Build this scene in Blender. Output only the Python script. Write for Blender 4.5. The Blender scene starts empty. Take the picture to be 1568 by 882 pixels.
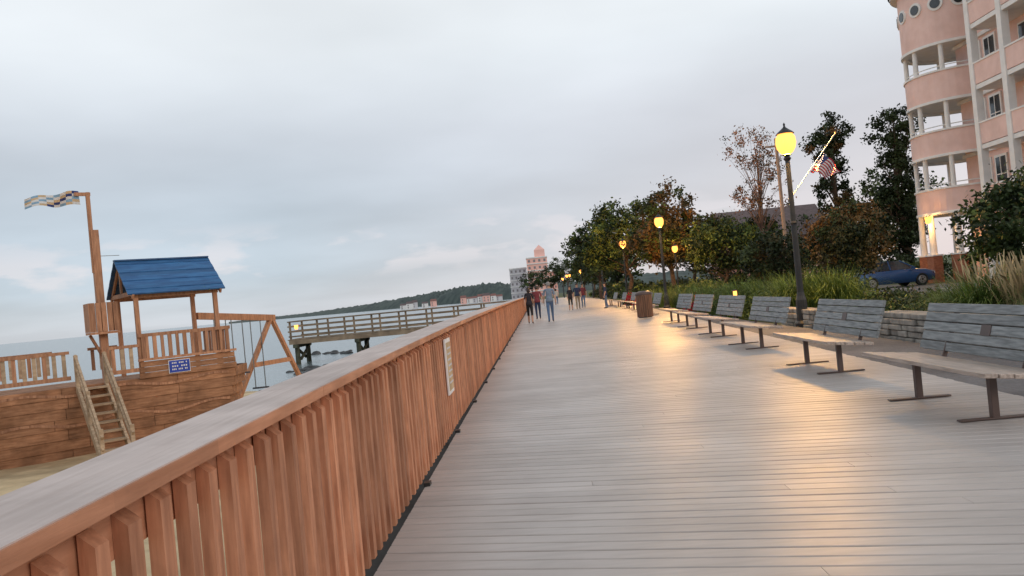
import bpy, math, random
import numpy as np
from mathutils import Vector, Matrix
random.seed(4)
R = math.radians
scene = bpy.context.scene

# ------------------------------------------------------------------ materials
def mat(name, c1, c2=None, scale=(1,1,1), ns=5.0, rough=0.7, bump=0.15, island=0.0, metal=0.0, spec=0.5, detail=6, emit=None, es=0, lo=0.35, hi=0.65, bdist=0.02, coat=0, stain=0, sscale=.5):
    m = bpy.data.materials.new(name); m.use_nodes = True
    nt = m.node_tree; N = nt.nodes; L = nt.links
    b = N['Principled BSDF']
    b.inputs['Roughness'].default_value = rough
    b.inputs['Metallic'].default_value = metal
    b.inputs['Specular IOR Level'].default_value = spec
    b.inputs['Coat Weight'].default_value = coat
    if c2 is None: c2 = tuple(c*0.7 for c in c1)
    tc = N.new('ShaderNodeTexCoord'); mp = N.new('ShaderNodeMapping'); mp.inputs['Scale'].default_value = scale
    nz = N.new('ShaderNodeTexNoise'); nz.inputs['Scale'].default_value = ns; nz.inputs['Detail'].default_value = detail
    rp = N.new('ShaderNodeValToRGB')
    rp.color_ramp.elements[0].position = lo; rp.color_ramp.elements[1].position = hi
    rp.color_ramp.elements[0].color = (*c2,1); rp.color_ramp.elements[1].color = (*c1,1)
    L.new(tc.outputs['Object'], mp.inputs[0]); L.new(mp.outputs[0], nz.inputs[0]); L.new(nz.outputs[0], rp.inputs[0])
    col = rp.outputs[0]
    def mul(col, fac):
        mx = N.new('ShaderNodeVectorMath'); mx.operation = 'MULTIPLY'
        L.new(col, mx.inputs[0]); L.new(fac, mx.inputs[1]); return mx.outputs[0]
    if island > 0:
        g = N.new('ShaderNodeNewGeometry'); mr = N.new('ShaderNodeMapRange')
        mr.inputs['To Min'].default_value = 1-island; mr.inputs['To Max'].default_value = 1+island
        L.new(g.outputs['Random Per Island'], mr.inputs[0]); col = mul(col, mr.outputs[0])
    if stain > 0:
        n2 = N.new('ShaderNodeTexNoise'); n2.inputs['Scale'].default_value = sscale; n2.inputs['Detail'].default_value = 8; n2.inputs['Roughness'].default_value=.6
        L.new(tc.outputs['Object'], n2.inputs[0])
        mr = N.new('ShaderNodeMapRange'); mr.inputs[1].default_value=.38; mr.inputs[2].default_value=.6; mr.inputs[3].default_value=1-stain; mr.inputs[4].default_value=1+stain*.35
        L.new(n2.outputs[0], mr.inputs[0]); col = mul(col, mr.outputs[0])
        m3 = N.new('ShaderNodeMapRange'); m3.inputs[1].default_value=.35; m3.inputs[2].default_value=.65; m3.inputs[3].default_value=rough+.08; m3.inputs[4].default_value=rough-.03
        L.new(n2.outputs[0], m3.inputs[0]); L.new(m3.outputs[0], b.inputs['Roughness'])
    L.new(col, b.inputs['Base Color'])
    if bump > 0:
        bp = N.new('ShaderNodeBump'); bp.inputs['Strength'].default_value = bump; bp.inputs['Distance'].default_value = bdist
        L.new(nz.outputs[0], bp.inputs['Height']); L.new(bp.outputs[0], b.inputs['Normal'])
    if emit:
        b.inputs['Emission Color'].default_value = (*emit,1); b.inputs['Emission Strength'].default_value = es
    return m

def foliage(name, a, b_, ns=0.6):
    return mat(name, a, b_, ns=ns, rough=0.6, bump=0, island=0.45, spec=0.25, detail=3, lo=0.4, hi=0.6)

M = {}
M['rail'] = mat('redwood_rail', (.60,.275,.155), (.36,.15,.08), scale=(6,6,.6), ns=6, rough=.65, island=.32, bump=.2, stain=.12, sscale=5, lo=.3, hi=.7)
M['railh'] = mat('redwood_rail_horizontal', (.60,.28,.16), (.44,.19,.10), scale=(6,.5,6), ns=6, rough=.65, island=.16, bump=.2, stain=.12, sscale=3, lo=.3, hi=.7)
M['cap'] = mat('weathered_cap', (.57,.485,.45), (.49,.405,.37), scale=(9,.35,9), ns=5, rough=.7, island=.08, bump=.1, stain=.12, sscale=2.5)
M['deck'] = mat('deck_board', (.455,.41,.385), (.405,.365,.34), scale=(.8,9,1), ns=2.5, rough=.41, island=.075, bump=.05, bdist=.006, spec=.5, stain=.10, sscale=.8)
M['deckdark'] = mat('deck_substructure', (.05,.042,.036), (.03,.025,.02), rough=.9)
M['asphalt'] = mat('asphalt', (.15,.145,.155), (.10,.10,.105), ns=30, rough=.85, bump=.3, stain=.25, sscale=.8)
M['road'] = mat('road_asphalt', (.15,.15,.155), (.10,.10,.105), ns=12, rough=.8, bump=.2)
M['concrete'] = mat('concrete', (.42,.41,.38), (.3,.29,.27), ns=4, rough=.85)
M['sand'] = mat('sand', (.64,.49,.29), (.46,.345,.20), ns=1.6, rough=.95, bump=.8, bdist=.08, detail=10, stain=.15, sscale=.4)
M['soil'] = mat('lawn_soil', (.09,.12,.035), (.045,.05,.022), ns=1.0, rough=.95, bump=.5, bdist=.05)
M['bench'] = mat('grey_bench_slat', (.25,.265,.27), (.125,.135,.14), scale=(9,.9,9), ns=5, rough=.55, island=.28, bump=.3)
M['seat'] = mat('warm_lit_seat_slat', (.49,.40,.34), (.30,.235,.195), scale=(9,.9,9), ns=5, rough=.42, island=.15, bump=.3)  # grey bench planks; the warm light on their tops is put into this colour
M['steel'] = mat('brown_painted_steel', (.10,.065,.055), (.07,.045,.04), rough=.5, bump=.05)
M['black'] = mat('black_iron', (.02,.022,.022), (.012,.012,.013), rough=.45, bump=.05)
M['lamp'] = mat('lamp_globe_lit', (.5,.3,.1), emit=(1,.34,.06), es=3.0, bump=0)
M['lampfar'] = mat('lamp_glass_lit_small', (.9,.5,.1), emit=(1,.38,.07), es=3, bump=0)
M['ship'] = mat('ship_planks', (.42,.21,.11), (.27,.125,.06), scale=(.8,6,6), ns=4, rough=.8, island=.16, bump=.35, stain=.3, sscale=2.2)
M['shipv'] = mat('ship_posts', (.46,.235,.13), (.30,.14,.075), scale=(6,6,.8), ns=4, rough=.7, island=.2, bump=.3)
M['shipl'] = mat('ship_pale_wood', (.50,.37,.245), (.33,.23,.145), scale=(1,6,3), ns=4, rough=.7, island=.15, bump=.3)
M['blue'] = mat('blue_roof_panel', (.03,.13,.30), (.018,.08,.21), scale=(1,5,1), ns=3, rough=.5, island=.18, bump=.15)
M['bluesign'] = mat('blue_sign', (.02,.06,.40), (.015,.05,.32), rough=.4, bump=0)
M['white'] = mat('white_paint', (.82,.81,.79), (.74,.73,.71), ns=2, rough=.55, bump=.05)
M['pink'] = mat('pink_stucco', (.83,.60,.545), (.78,.545,.485), ns=2, rough=.85, bump=.15, stain=.08, sscale=.6)
M['pinkfar'] = mat('pink_far', (.90,.54,.47), (.84,.48,.41), ns=.3, rough=.9, bump=0)
M['greyfar'] = mat('grey_far', (.64,.63,.65), (.54,.53,.55), ns=.3, rough=.9, bump=0)
M['glass'] = mat('window_glass', (.035,.045,.055), (.02,.025,.03), rough=.08, bump=0, spec=.8)
M['farglass'] = mat('distant_window', (.28,.25,.26), (.20,.19,.20), rough=.3, bump=0)
M['brick'] = mat('brick', (.38,.16,.09), (.26,.10,.06), scale=(1,1,4), ns=6, rough=.9)
M['roof'] = mat('shingle_roof', (.16,.12,.12), (.09,.07,.07), scale=(1,1,8), ns=3, rough=.9)
M['redroof'] = mat('red_roof', (.26,.13,.11), (.18,.09,.08), rough=.9)
M['stone'] = mat('fieldstone', (.36,.33,.29), (.18,.165,.15), ns=5, rough=.9, island=.3, bump=.8, bdist=.05)
M['bark'] = mat('bark', (.14,.09,.06), (.06,.04,.028), scale=(6,6,1), ns=5, rough=.95, bump=.6)
M['twig'] = mat('twig', (.20,.12,.085), (.12,.07,.05), ns=4, rough=.9)
M['pole'] = mat('utility_wood', (.40,.28,.21), (.28,.19,.14), scale=(5,5,.5), ns=4, rough=.9)
M['leaf1'] = foliage('leaf_green', (.095,.13,.03), (.03,.05,.014))
M['leaf2'] = foliage('leaf_dark', (.045,.065,.022), (.015,.026,.011))
M['leaf3'] = foliage('leaf_rust', (.16,.085,.03), (.04,.045,.018))
M['leaf4'] = foliage('leaf_orange', (.34,.18,.11), (.17,.09,.055))
M['leaf5'] = foliage('leaf_bright', (.15,.20,.045), (.055,.085,.02))
M['grass'] = foliage('grass_blade', (.18,.25,.055), (.07,.115,.025), ns=1.5)
M['plume'] = foliage('grass_plume', (.48,.38,.22), (.30,.22,.12), ns=1.5)
M['flower'] = mat('red_flower', (.6,.03,.04), (.4,.02,.03), ns=8, island=.3)
M['pier'] = mat('pier_timber', (.27,.21,.145), (.15,.115,.08), ns=2, rough=.85, island=.25)
M['pile'] = mat('pier_pile', (.075,.085,.055), (.035,.04,.03), ns=4, rough=.85)
M['rock'] = mat('wet_rock', (.075,.08,.085), (.03,.033,.036), ns=3, rough=.6, bump=.6, bdist=.1)
M['hill'] = mat('hill_trees', (.085,.11,.095), (.04,.058,.056), ns=.09, rough=1, bump=0, detail=8)
M['trash'] = mat('brown_slats', (.24,.12,.07), (.14,.07,.04), scale=(6,6,.6), ns=4, rough=.7, island=.25)
M['car'] = mat('blue_car_paint', (.03,.10,.26), (.028,.09,.24), rough=.25, bump=0, coat=.8, metal=.3)
M['tyre'] = mat('tyre', (.02,.02,.02), rough=.85, bump=0)
M['chrome'] = mat('wheel_alloy', (.55,.55,.56), rough=.3, metal=.9, bump=0)
M['headl'] = mat('car_lamp', (.6,.05,.04), rough=.2, bump=0)
M['chain'] = mat('chain_steel', (.20,.22,.23), rough=.4, metal=.7, bump=0)
M['swing'] = mat('swing_rubber', (.03,.04,.06), rough=.6, bump=0)
M['fred'] = mat('flag_red', (.40,.03,.045), (.30,.02,.035), rough=.8, bump=0)
M['fwhite'] = mat('flag_white', (.66,.65,.64), rough=.8, bump=0, c2=(.6,.59,.58))
M['fblue'] = mat('flag_blue', (.03,.05,.19), rough=.8, bump=0)
M['ftan'] = mat('flag_tan', (.62,.45,.27), rough=.8, bump=0)
M['flblue'] = mat('flag_lightblue', (.25,.42,.58), rough=.8, bump=0)
M['skin'] = mat('skin', (.55,.33,.24), (.5,.29,.2), rough=.55, bump=0)
M['hair'] = mat('hair', (.04,.025,.018), (.02,.012,.01), scale=(20,20,2), rough=.5)
M['hairg'] = mat('hair_grey', (.28,.26,.25), (.2,.19,.18), scale=(20,20,2), rough=.5)
M['eye'] = mat('eye', (.02,.02,.02), rough=.2, bump=0)
M['shoe'] = mat('shoe', (.12,.11,.10), rough=.6, bump=0)
def cloth(n, c): M[n] = mat(n, c, tuple(x*.75 for x in c), ns=12, rough=.9, bump=.3, bdist=.01)
cloth('jeans', (.10,.17,.30)); cloth('shirt_blue', (.20,.26,.34)); cloth('dark', (.025,.022,.03)); cloth('maroon', (.20,.04,.05))
cloth('navy', (.03,.045,.10)); cloth('khaki', (.36,.29,.2)); cloth('cream', (.6,.55,.48)); cloth('blackc', (.02,.02,.022))

# ------------------------------------------------------------------ mesh builder
class MB:
    def __init__(s): s.v=[]; s.f=[]; s.m=[]; s.mats=[]
    def mi(s, k):
        if k not in s.mats: s.mats.append(k)
        return s.mats.index(k)
    def add(s, vs, fs, k):
        o=len(s.v); s.v += [tuple(v) for v in vs]; i=s.mi(k)
        for f in fs: s.f.append(tuple(o+a for a in f)); s.m.append(i)
    def box(s, c, d, k, rot=None):
        hx,hy,hz = d[0]/2,d[1]/2,d[2]/2
        vs=[Vector((x*hx,y*hy,z*hz)) for x in(-1,1) for y in(-1,1) for z in(-1,1)]
        if rot is not None: vs=[rot@v for v in vs]
        c=Vector(c); vs=[v+c for v in vs]
        s.add(vs,[(0,1,3,2),(4,6,7,5),(0,4,5,1),(2,3,7,6),(0,2,6,4),(1,5,7,3)],k)
    def beam(s, p0, p1, w, h, k, up=(0,0,1)):
        p0=Vector(p0);p1=Vector(p1);d=(p1-p0);L=d.length;d.normalize()
        x=d.cross(Vector(up))
        if x.length<1e-4: x=Vector((1,0,0))
        x.normalize(); u=x.cross(d)
        rot=Matrix((x,d,u)).transposed()
        s.box((p0+p1)/2,(w,L,h),k,rot)
    def cyl(s, p0, p1, r0, r1, k, n=10, caps=True):
        p0=Vector(p0);p1=Vector(p1);d=(p1-p0)
        if d.length<1e-6: return
        d.normalize()
        a=Vector((0,0,1)) if abs(d.z)<.9 else Vector((1,0,0))
        x=d.cross(a).normalized(); y=d.cross(x)
        vs=[]
        for p,r in((p0,r0),(p1,r1)):
            for i in range(n):
                t=2*math.pi*i/n; vs.append(p+x*(r*math.cos(t))+y*(r*math.sin(t)))
        fs=[(i,n+i,n+(i+1)%n,(i+1)%n) for i in range(n)]
        if caps: fs+= [tuple(range(n)), tuple(range(2*n-1,n-1,-1))]
        s.add(vs,fs,k)
    def lathe(s, c, prof, k, n=24, a0=0, a1=2*math.pi):
        c=Vector(c); vs=[];full=abs(a1-a0-2*math.pi)<1e-6; nn=n if full else n+1
        for r,z in prof:
            for i in range(nn):
                t=a0+(a1-a0)*i/n; vs.append(c+Vector((r*math.cos(t),r*math.sin(t),z)))
        fs=[]
        for j in range(len(prof)-1):
            for i in range(n):
                i2=(i+1)%nn
                fs.append((j*nn+i,j*nn+i2,(j+1)*nn+i2,(j+1)*nn+i))
        s.add(vs,fs,k)
    def sphere(s, c, r, k, nu=12, nv=8):
        prof=[(1e-4,-1)]+[(math.sin(math.pi*j/nv),-math.cos(math.pi*j/nv)) for j in range(1,nv)]+[(1e-4,1)]
        rx,ry,rz = r if hasattr(r,'__len__') else (r,r,r)
        c=Vector(c);vs=[];fs=[]
        for a,z in prof:
            for i in range(nu):
                t=2*math.pi*i/nu; vs.append(c+Vector((rx*a*math.cos(t),ry*a*math.sin(t),rz*z)))
        for j in range(nv):
            for i in range(nu):
                fs.append((j*nu+i,j*nu+(i+1)%nu,(j+1)*nu+(i+1)%nu,(j+1)*nu+i))
        s.add(vs,fs,k)
    def obj(s, name, parent=None, loc=(0,0,0), rot=0, smooth=False, bevel=0):
        me=bpy.data.meshes.new(name); me.from_pydata(s.v,[],s.f)
        for k in s.mats: me.materials.append(M[k])
        me.polygons.foreach_set('material_index', s.m)
        if smooth: me.polygons.foreach_set('use_smooth',[True]*len(s.f))
        me.update()
        o=bpy.data.objects.new(name,me); scene.collection.objects.link(o)
        o.location=loc; o.rotation_euler=(0,0,rot)
        if parent: o.parent=parent
        if bevel>0:
            b=o.modifiers.new('bevel','BEVEL'); b.width=bevel; b.segments=2; b.limit_method='ANGLE'; b.angle_limit=R(40)
        return o
def empty(name, loc=(0,0,0), rot=0):
    e=bpy.data.objects.new(name,None); scene.collection.objects.link(e); e.location=loc; e.rotation_euler=(0,0,rot); e.empty_display_size=.3
    return e
def npmesh(name, V, F, matkeys, parent=None, loc=(0,0,0), mi=None):
    me=bpy.data.meshes.new(name)
    nv=len(V); nf=len(F)
    me.vertices.add(nv); me.vertices.foreach_set('co', np.asarray(V,dtype=np.float32).ravel())
    me.loops.add(nf*4); me.loops.foreach_set('vertex_index', np.asarray(F,dtype=np.int32).ravel())
    me.polygons.add(nf); me.polygons.foreach_set('loop_start', np.arange(nf,dtype=np.int32)*4)
    for k in matkeys: me.materials.append(M[k])
    if mi is not None: me.polygons.foreach_set('material_index', np.asarray(mi,dtype=np.int32))
    me.update(calc_edges=True); me.validate()
    o=bpy.data.objects.new(name,me); scene.collection.objects.link(o); o.location=loc
    if parent: o.parent=parent
    return o

# ------------------------------------------------------------------ ground / water
def sm(a,b,x):
    t=min(1,max(0,(x-a)/(b-a))); return t*t*(3-2*t)
from mathutils import noise as mn
def gh(x,y):
    if x>-1.25: return -.12
    yc = 25.5 + .25*max(-12,min(0,x+8)) + 1.2*mn.noise(Vector((x*.15,0,3)))
    if x>-5: yc += (x+5)*2
    base = -.92 + .12*mn.noise(Vector((x*.35,y*.35,0))) + .05*mn.noise(Vector((x*1.3,y*1.3,5))) + .10*sm(17,21,y)
    return base - 2.2*sm(yc,yc+6,y)
xs = [-3000,-1000,-300,-120]+list(np.arange(-60,-14,2.))+list(np.arange(-14,-1.3,.35))+[-1.26,-1.24,3,10,30,60,120,400,1500,3000]
ys = [-300,-100,-40,-15]+list(np.arange(-5,36,.45))+list(np.arange(37,60,3.))+[80,120,200,400,1000,3000]
mb=MB(); vs=[(x,y,gh(x,y)) for y in ys for x in xs]; nx=len(xs)
fa=[];fb=[]
for j in range(len(ys)-1):
    for i in range(nx-1):
        (fb if xs[i]>=-1.25 else fa).append((j*nx+i,j*nx+i+1,(j+1)*nx+i+1,(j+1)*nx+i))
mb.add(vs,fa,'sand'); 
i=mb.mi('soil')
for f in fb: mb.f.append(f); mb.m.append(i)
mb.obj('ground',smooth=True)

wm = bpy.data.materials.new('water'); wm.use_nodes=True; nt=wm.node_tree; N=nt.nodes; L=nt.links; b=N['Principled BSDF']
b.inputs['Base Color'].default_value=(.17,.22,.235,1); b.inputs['Roughness'].default_value=.18
tc=N.new('ShaderNodeTexCoord'); mp=N.new('ShaderNodeMapping'); mp.inputs['Scale'].default_value=(.5,1.1,1)
n1=N.new('ShaderNodeTexNoise'); n1.inputs['Scale'].default_value=1.1; n1.inputs['Detail'].default_value=6
bp=N.new('ShaderNodeBump'); bp.inputs['Strength'].default_value=.5; bp.inputs['Distance'].default_value=.25
L.new(tc.outputs['Object'],mp.inputs[0]); L.new(mp.outputs[0],n1.inputs[0]); L.new(n1.outputs[0],bp.inputs['Height']); L.new(bp.outputs[0],b.inputs['Normal'])
M['water']=wm
mb=MB(); mb.add([(-5000,-200,0),(-1.3,-200,0),(-1.3,6000,0),(-5000,6000,0)],[(0,1,2,3)],'water'); mb.obj('water',loc=(0,0,-1.42))

# ------------------------------------------------------------------ boardwalk
def edge(y): return 4.1+.045*max(0,min(y,70))
SK=-.22
deck=empty('boardwalk')
mb=MB(); y=-6.0; W=.145; 
while y<170:
    g=.012
    xl=-1.0; yb=y
    xr=edge(yb)/(1-.045*SK) if yb>0 else 4.1
    xr+=random.uniform(-.012,.012)
    jit=random.uniform(-.004,.004)
    a=W-g
    js=[xl,xr]
    if random.random()<.4: js=[xl,random.uniform(.2,3.4),xr]
    for q in range(len(js)-1):
        P8=[]
        for z,ins in ((-.035,0),(jit*.3-.004,0),(jit*.3,.006)):
            for (x,yy) in ((js[q]+.001,yb+ins),(js[q+1]-.002,yb+ins),(js[q+1]-.002,yb+a-ins),(js[q]+.001,yb+a-ins)):
                P8.append((x,yy+SK*x,z))
        mb.add(P8,[(8,9,10,11),(0,1,5,4),(1,2,6,5),(2,3,7,6),(3,0,4,7),(4,5,9,8),(5,6,10,9),(6,7,11,10),(7,4,8,11)],'deck')
    y+=W
mb.obj('deck_boards',deck)
mb=MB(); mb.add([(-1.2,-6,-.06),(4.0,-6,-.06),(4.1,0,-.06),(7.2,70,-.06),(7.2,170,-.06),(-1.2,170,-.06)],[(0,1,2,3,4,5)],'deckdark'); 
mb.box((-1.15,82,-.55),(.06,176,1.0),'rail'); mb.obj('joists',deck)

mb=MB()
mb.add([(3.9,-6,-.05),(8.0,-6,-.05),(6.35,8,-.05),(6.35,26,-.05),(7.6,60,-.05),(8.6,170,-.05),(7.0,170,-.05),(7.0,66,-.05),(4.05,0,-.05)],[(0,1,2,3,8),(8,3,4,7),(7,4,5,6)],'asphalt')
mb.obj('path')
mb=MB()
mb.add([(15,-40,-.10),(21,-40,-.10),(21,240,-.10),(15,240,-.10)],[(0,1,2,3)],'road')
mb.obj('road')
mb=MB(); mb.box((14.92,100,-.05),(.16,280,.14),'concrete'); mb.obj('kerb')
mb=MB(); mb.add([(8.0,38,-.096),(14.7,38,-.096),(14.7,47,-.096),(8.0,47,-.096)],[(0,1,2,3)],'road'); mb.obj('parking_area')
mb=MB()
for yy in np.arange(-20,200,6): mb.add([(17.9,yy,-.095),(18.05,yy,-.095),(18.05,yy+3,-.095),(17.9,yy+3,-.095)],[(0,1,2,3)],'white')
mb.obj('road_marking')

# ------------------------------------------------------------------ railing
def hr(y): return 1.0+.17*(1-math.exp(-max(0,y)/6))
rail=empty('boardwalk_railing')
cap=MB(); rp=MB(); rh=MB(); pads=MB()
seg=2.4; y=-3.6
while y<160:
    y1=y+seg-.005
    n=4 if y<20 else 1
    for q in range(n):
        ya=y+(y1-y)*q/n; yb=y+(y1-y)*(q+1)/n; za,zb=hr(ya),hr(yb)
        for (xa,xb,t0,t1,k,mm) in ((-1.29,-.985,-.042,0,'railh',rh),(-1.283,-.992,.0,.004,'cap',cap),(-1.115,-1.075,-.19,-.045,'railh',rh)):
            vs=[(xa,ya,za+t0),(xb,ya,za+t0),(xb,yb,zb+t0),(xa,yb,zb+t0),(xa,ya,za+t1),(xb,ya,za+t1),(xb,yb,zb+t1),(xa,yb,zb+t1)]
            fs=[(4,5,6,7),(0,1,5,4) ,(1,2,6,5),(2,3,7,6),(3,0,4,7),(3,2,1,0)]
            mm.add(vs,fs,k)
    rh.box((-1.095,(y+y1)/2,.14),(.04,seg-.006,.14),'railh')
    rp.box((-1.165,y+.02,(hr(y)-.04)/2-.2),(.09,.09,hr(y)+.30),'rail')
    pads.box((-.985,y+.3,.012),(.05,.09,.03),'black')
    y+=seg
y=-3.5
while y<158:
    h=hr(y)-.075+random.uniform(-.012,.012); jx=random.uniform(-.004,.004); w=.064+random.uniform(-.006,.005)
    x0,x1=-1.070+jx,-1.030+jx; b0=.02
    tw=random.uniform(-.008,.008)
    vs=[(x0,y,b0),(x1,y,b0),(x1,y+w,b0),(x0,y+w,b0),(x0,y+tw,h),(x1,y+tw,h-.032),(x1,y+w+tw,h-.032),(x0,y+w+tw,h)]
    rp.add(vs,[(4,5,6,7),(0,1,5,4),(1,2,6,5),(2,3,7,6),(3,0,4,7)],'rail')
    y+=.160
rh.obj('rails',rail); rp.obj('pickets',rail); cap.obj('cap_top',rail); pads.obj('brackets',rail)
sg=empty('notice_sign',(-1.01,8.65,.72))
mb=MB(); mb.box((0,0,0),(.02,.46,.58),'white'); mb.obj('frame',sg,bevel=.004)
mb=MB(); mb.box((.012,0,.0),(.004,.38,.50),'ftan')
for i in range(7): mb.box((.0155,random.uniform(-.02,.02),.19-i*.06),(.003,.30,.018),'greyfar')
mb.obj('panel',sg)

# ------------------------------------------------------------------ benches
def bench(x,y,rot=0):
    e=empty('park_bench',(x,y,0),rot)
    s=MB(); Lh=1.17
    for i in range(5):
        s.box((-.27+i*.118,random.uniform(-.01,.01),.435-.012*i),(.105,2*Lh,.038),'seat',Matrix.Rotation(R(4),3,'Y'))
    s.obj('seat',e,bevel=.006)
    s=MB(); tilt=R(17)
    for i in range(5):
        t=.09+i*.098
        s.box((.29+math.sin(tilt)*t,random.uniform(-.01,.01),.40+math.cos(tilt)*t),(.036,2*Lh,.088),'bench',Matrix.Rotation(tilt,3,'Y'))
    s.obj('backrest',e,bevel=.006)
    s=MB(); s.box((.29+math.sin(tilt)*.29-.022,0,.40+math.cos(tilt)*.29),(.006,.16,.10),'steel',Matrix.Rotation(tilt,3,'Y')); s.obj('plaque',e)
    for j,yy in enumerate((-.66,.66)):
        s=MB()
        s.box((0,yy,.012),(.60,.07,.014),'steel')
        s.box((0.0,yy,.21),(.06,.06,.40),'steel')
        s.box((0.0,yy,.402),(.60,.05,.025),'steel',Matrix.Rotation(R(4),3,'Y'))
        s.beam((.27,yy,.37),(.325+math.sin(tilt)*.5,yy,.39+math.cos(tilt)*.5),.045,.02,'steel',up=(0,1,0))
        s.obj('leg_%d'%(j+1),e,bevel=.004)
for y in (7.55,11.4,15.8,19.6,23.6,27.4,36,40,44,48,53,59): bench(3.36+.041*min(y,45),y,R(random.uniform(-1,1)))
e=empty('trash_can',(4.15,32.3,0)); mb=MB()
for i in range(22):
    a=2*math.pi*i/22; mb.box((.30*math.cos(a),.30*math.sin(a),.50),(.022,.07,.86),'trash',Matrix.Rotation(a,3,'Z'))
mb.obj('slats',e); mb=MB(); mb.cyl((0,0,.04),(0,0,.9),.27,.27,'black',20); mb.lathe((0,0,0),[(.33,.93),(.33,.98),(.29,1.04),(.16,1.09),(.15,1.02)],'steel'); mb.obj('lid',e,smooth=False)

# ------------------------------------------------------------------ lamps
def lamp(x,y,power,sc=1):
    e=empty('street_lamp',(x,y,-.1)); s=MB(); e.scale=(sc,sc,sc)
    s.lathe((0,0,0),[(.001,0),(.20,0),(.20,.12),(.15,.18),(.13,.7),(.10,.8),(.082,.9),(.070,2.6),(.082,2.65),(.066,2.7),(.058,4.22),(.10,4.28),(.06,4.34),(.12,4.38),(.001,4.38)],'black',n=14)
    s.obj('post',e,smooth=False)
    s=MB(); s.lathe((0,0,0),[(.09,4.39),(.16,4.44),(.225,4.55),(.25,4.68),(.235,4.82),(.17,4.92),(.001,4.94)],'lamp',n=20); s.obj('lantern_globe',e,smooth=True)
    s=MB(); s.lathe((0,0,0),[(.18,4.905),(.23,4.905),(.19,4.95),(.10,5.02),(.04,5.07),(.02,5.11),(.03,5.15),(.001,5.2)],'black',n=14)
    s.obj('lantern_cap',e)
    ld=bpy.data.lights.new('lamp_light','POINT'); ld.energy=power; ld.color=(1,.50,.12); ld.shadow_soft_size=.31*sc
    lo=bpy.data.objects.new('lamp_light',ld); scene.collection.objects.link(lo); lo.parent=e; lo.location=(0,0,4.66)
    return e
for (x,y,p) in ((6.6,20.8,4300),(6.85,44,5000),(7.0,64,4500),(7.1,88,4000),(7.9,116,3000),(8.0,146,3000),(7.4,180,2500),(7,220,2500)): lamp(x,y,p)
lamp(8.5,49.5,900,.72); lamp(4.9,130,900,.8); lamp(5.2,160,900,.8)
e=empty('american_flag',(6.6,20.8,0)); s=MB()
s.cyl((.05,0,3.25),(1.22,-.05,4.68),.016,.012,'white',8); s.sphere((1.23,-.05,4.70),.028,'ftan'); s.obj('pole',e)
s=MB(); nu,nv=18,13
def fp(u,v):
    bx=.52+.36*v; bz=3.83+.44*v
    return Vector((bx+.40*u+.05*math.sin(u*10+v*3), -.04+.10*math.sin(u*9+v*4), bz-u*(.22+.30*v)-.05*math.sin(u*8+1)))
for i in range(nu):
    for j in range(nv):
        u0,u1=i/nu,(i+1)/nu; v0,v1=j/nv,(j+1)/nv
        k='fblue' if (u1<=.42 and j>=6) else ('fred' if j%2==0 else 'fwhite')
        s.add([fp(u0,v0),fp(u1,v0),fp(u1,v1),fp(u0,v1)],[(0,1,2,3)],k)
s.obj('cloth',e)

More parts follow.
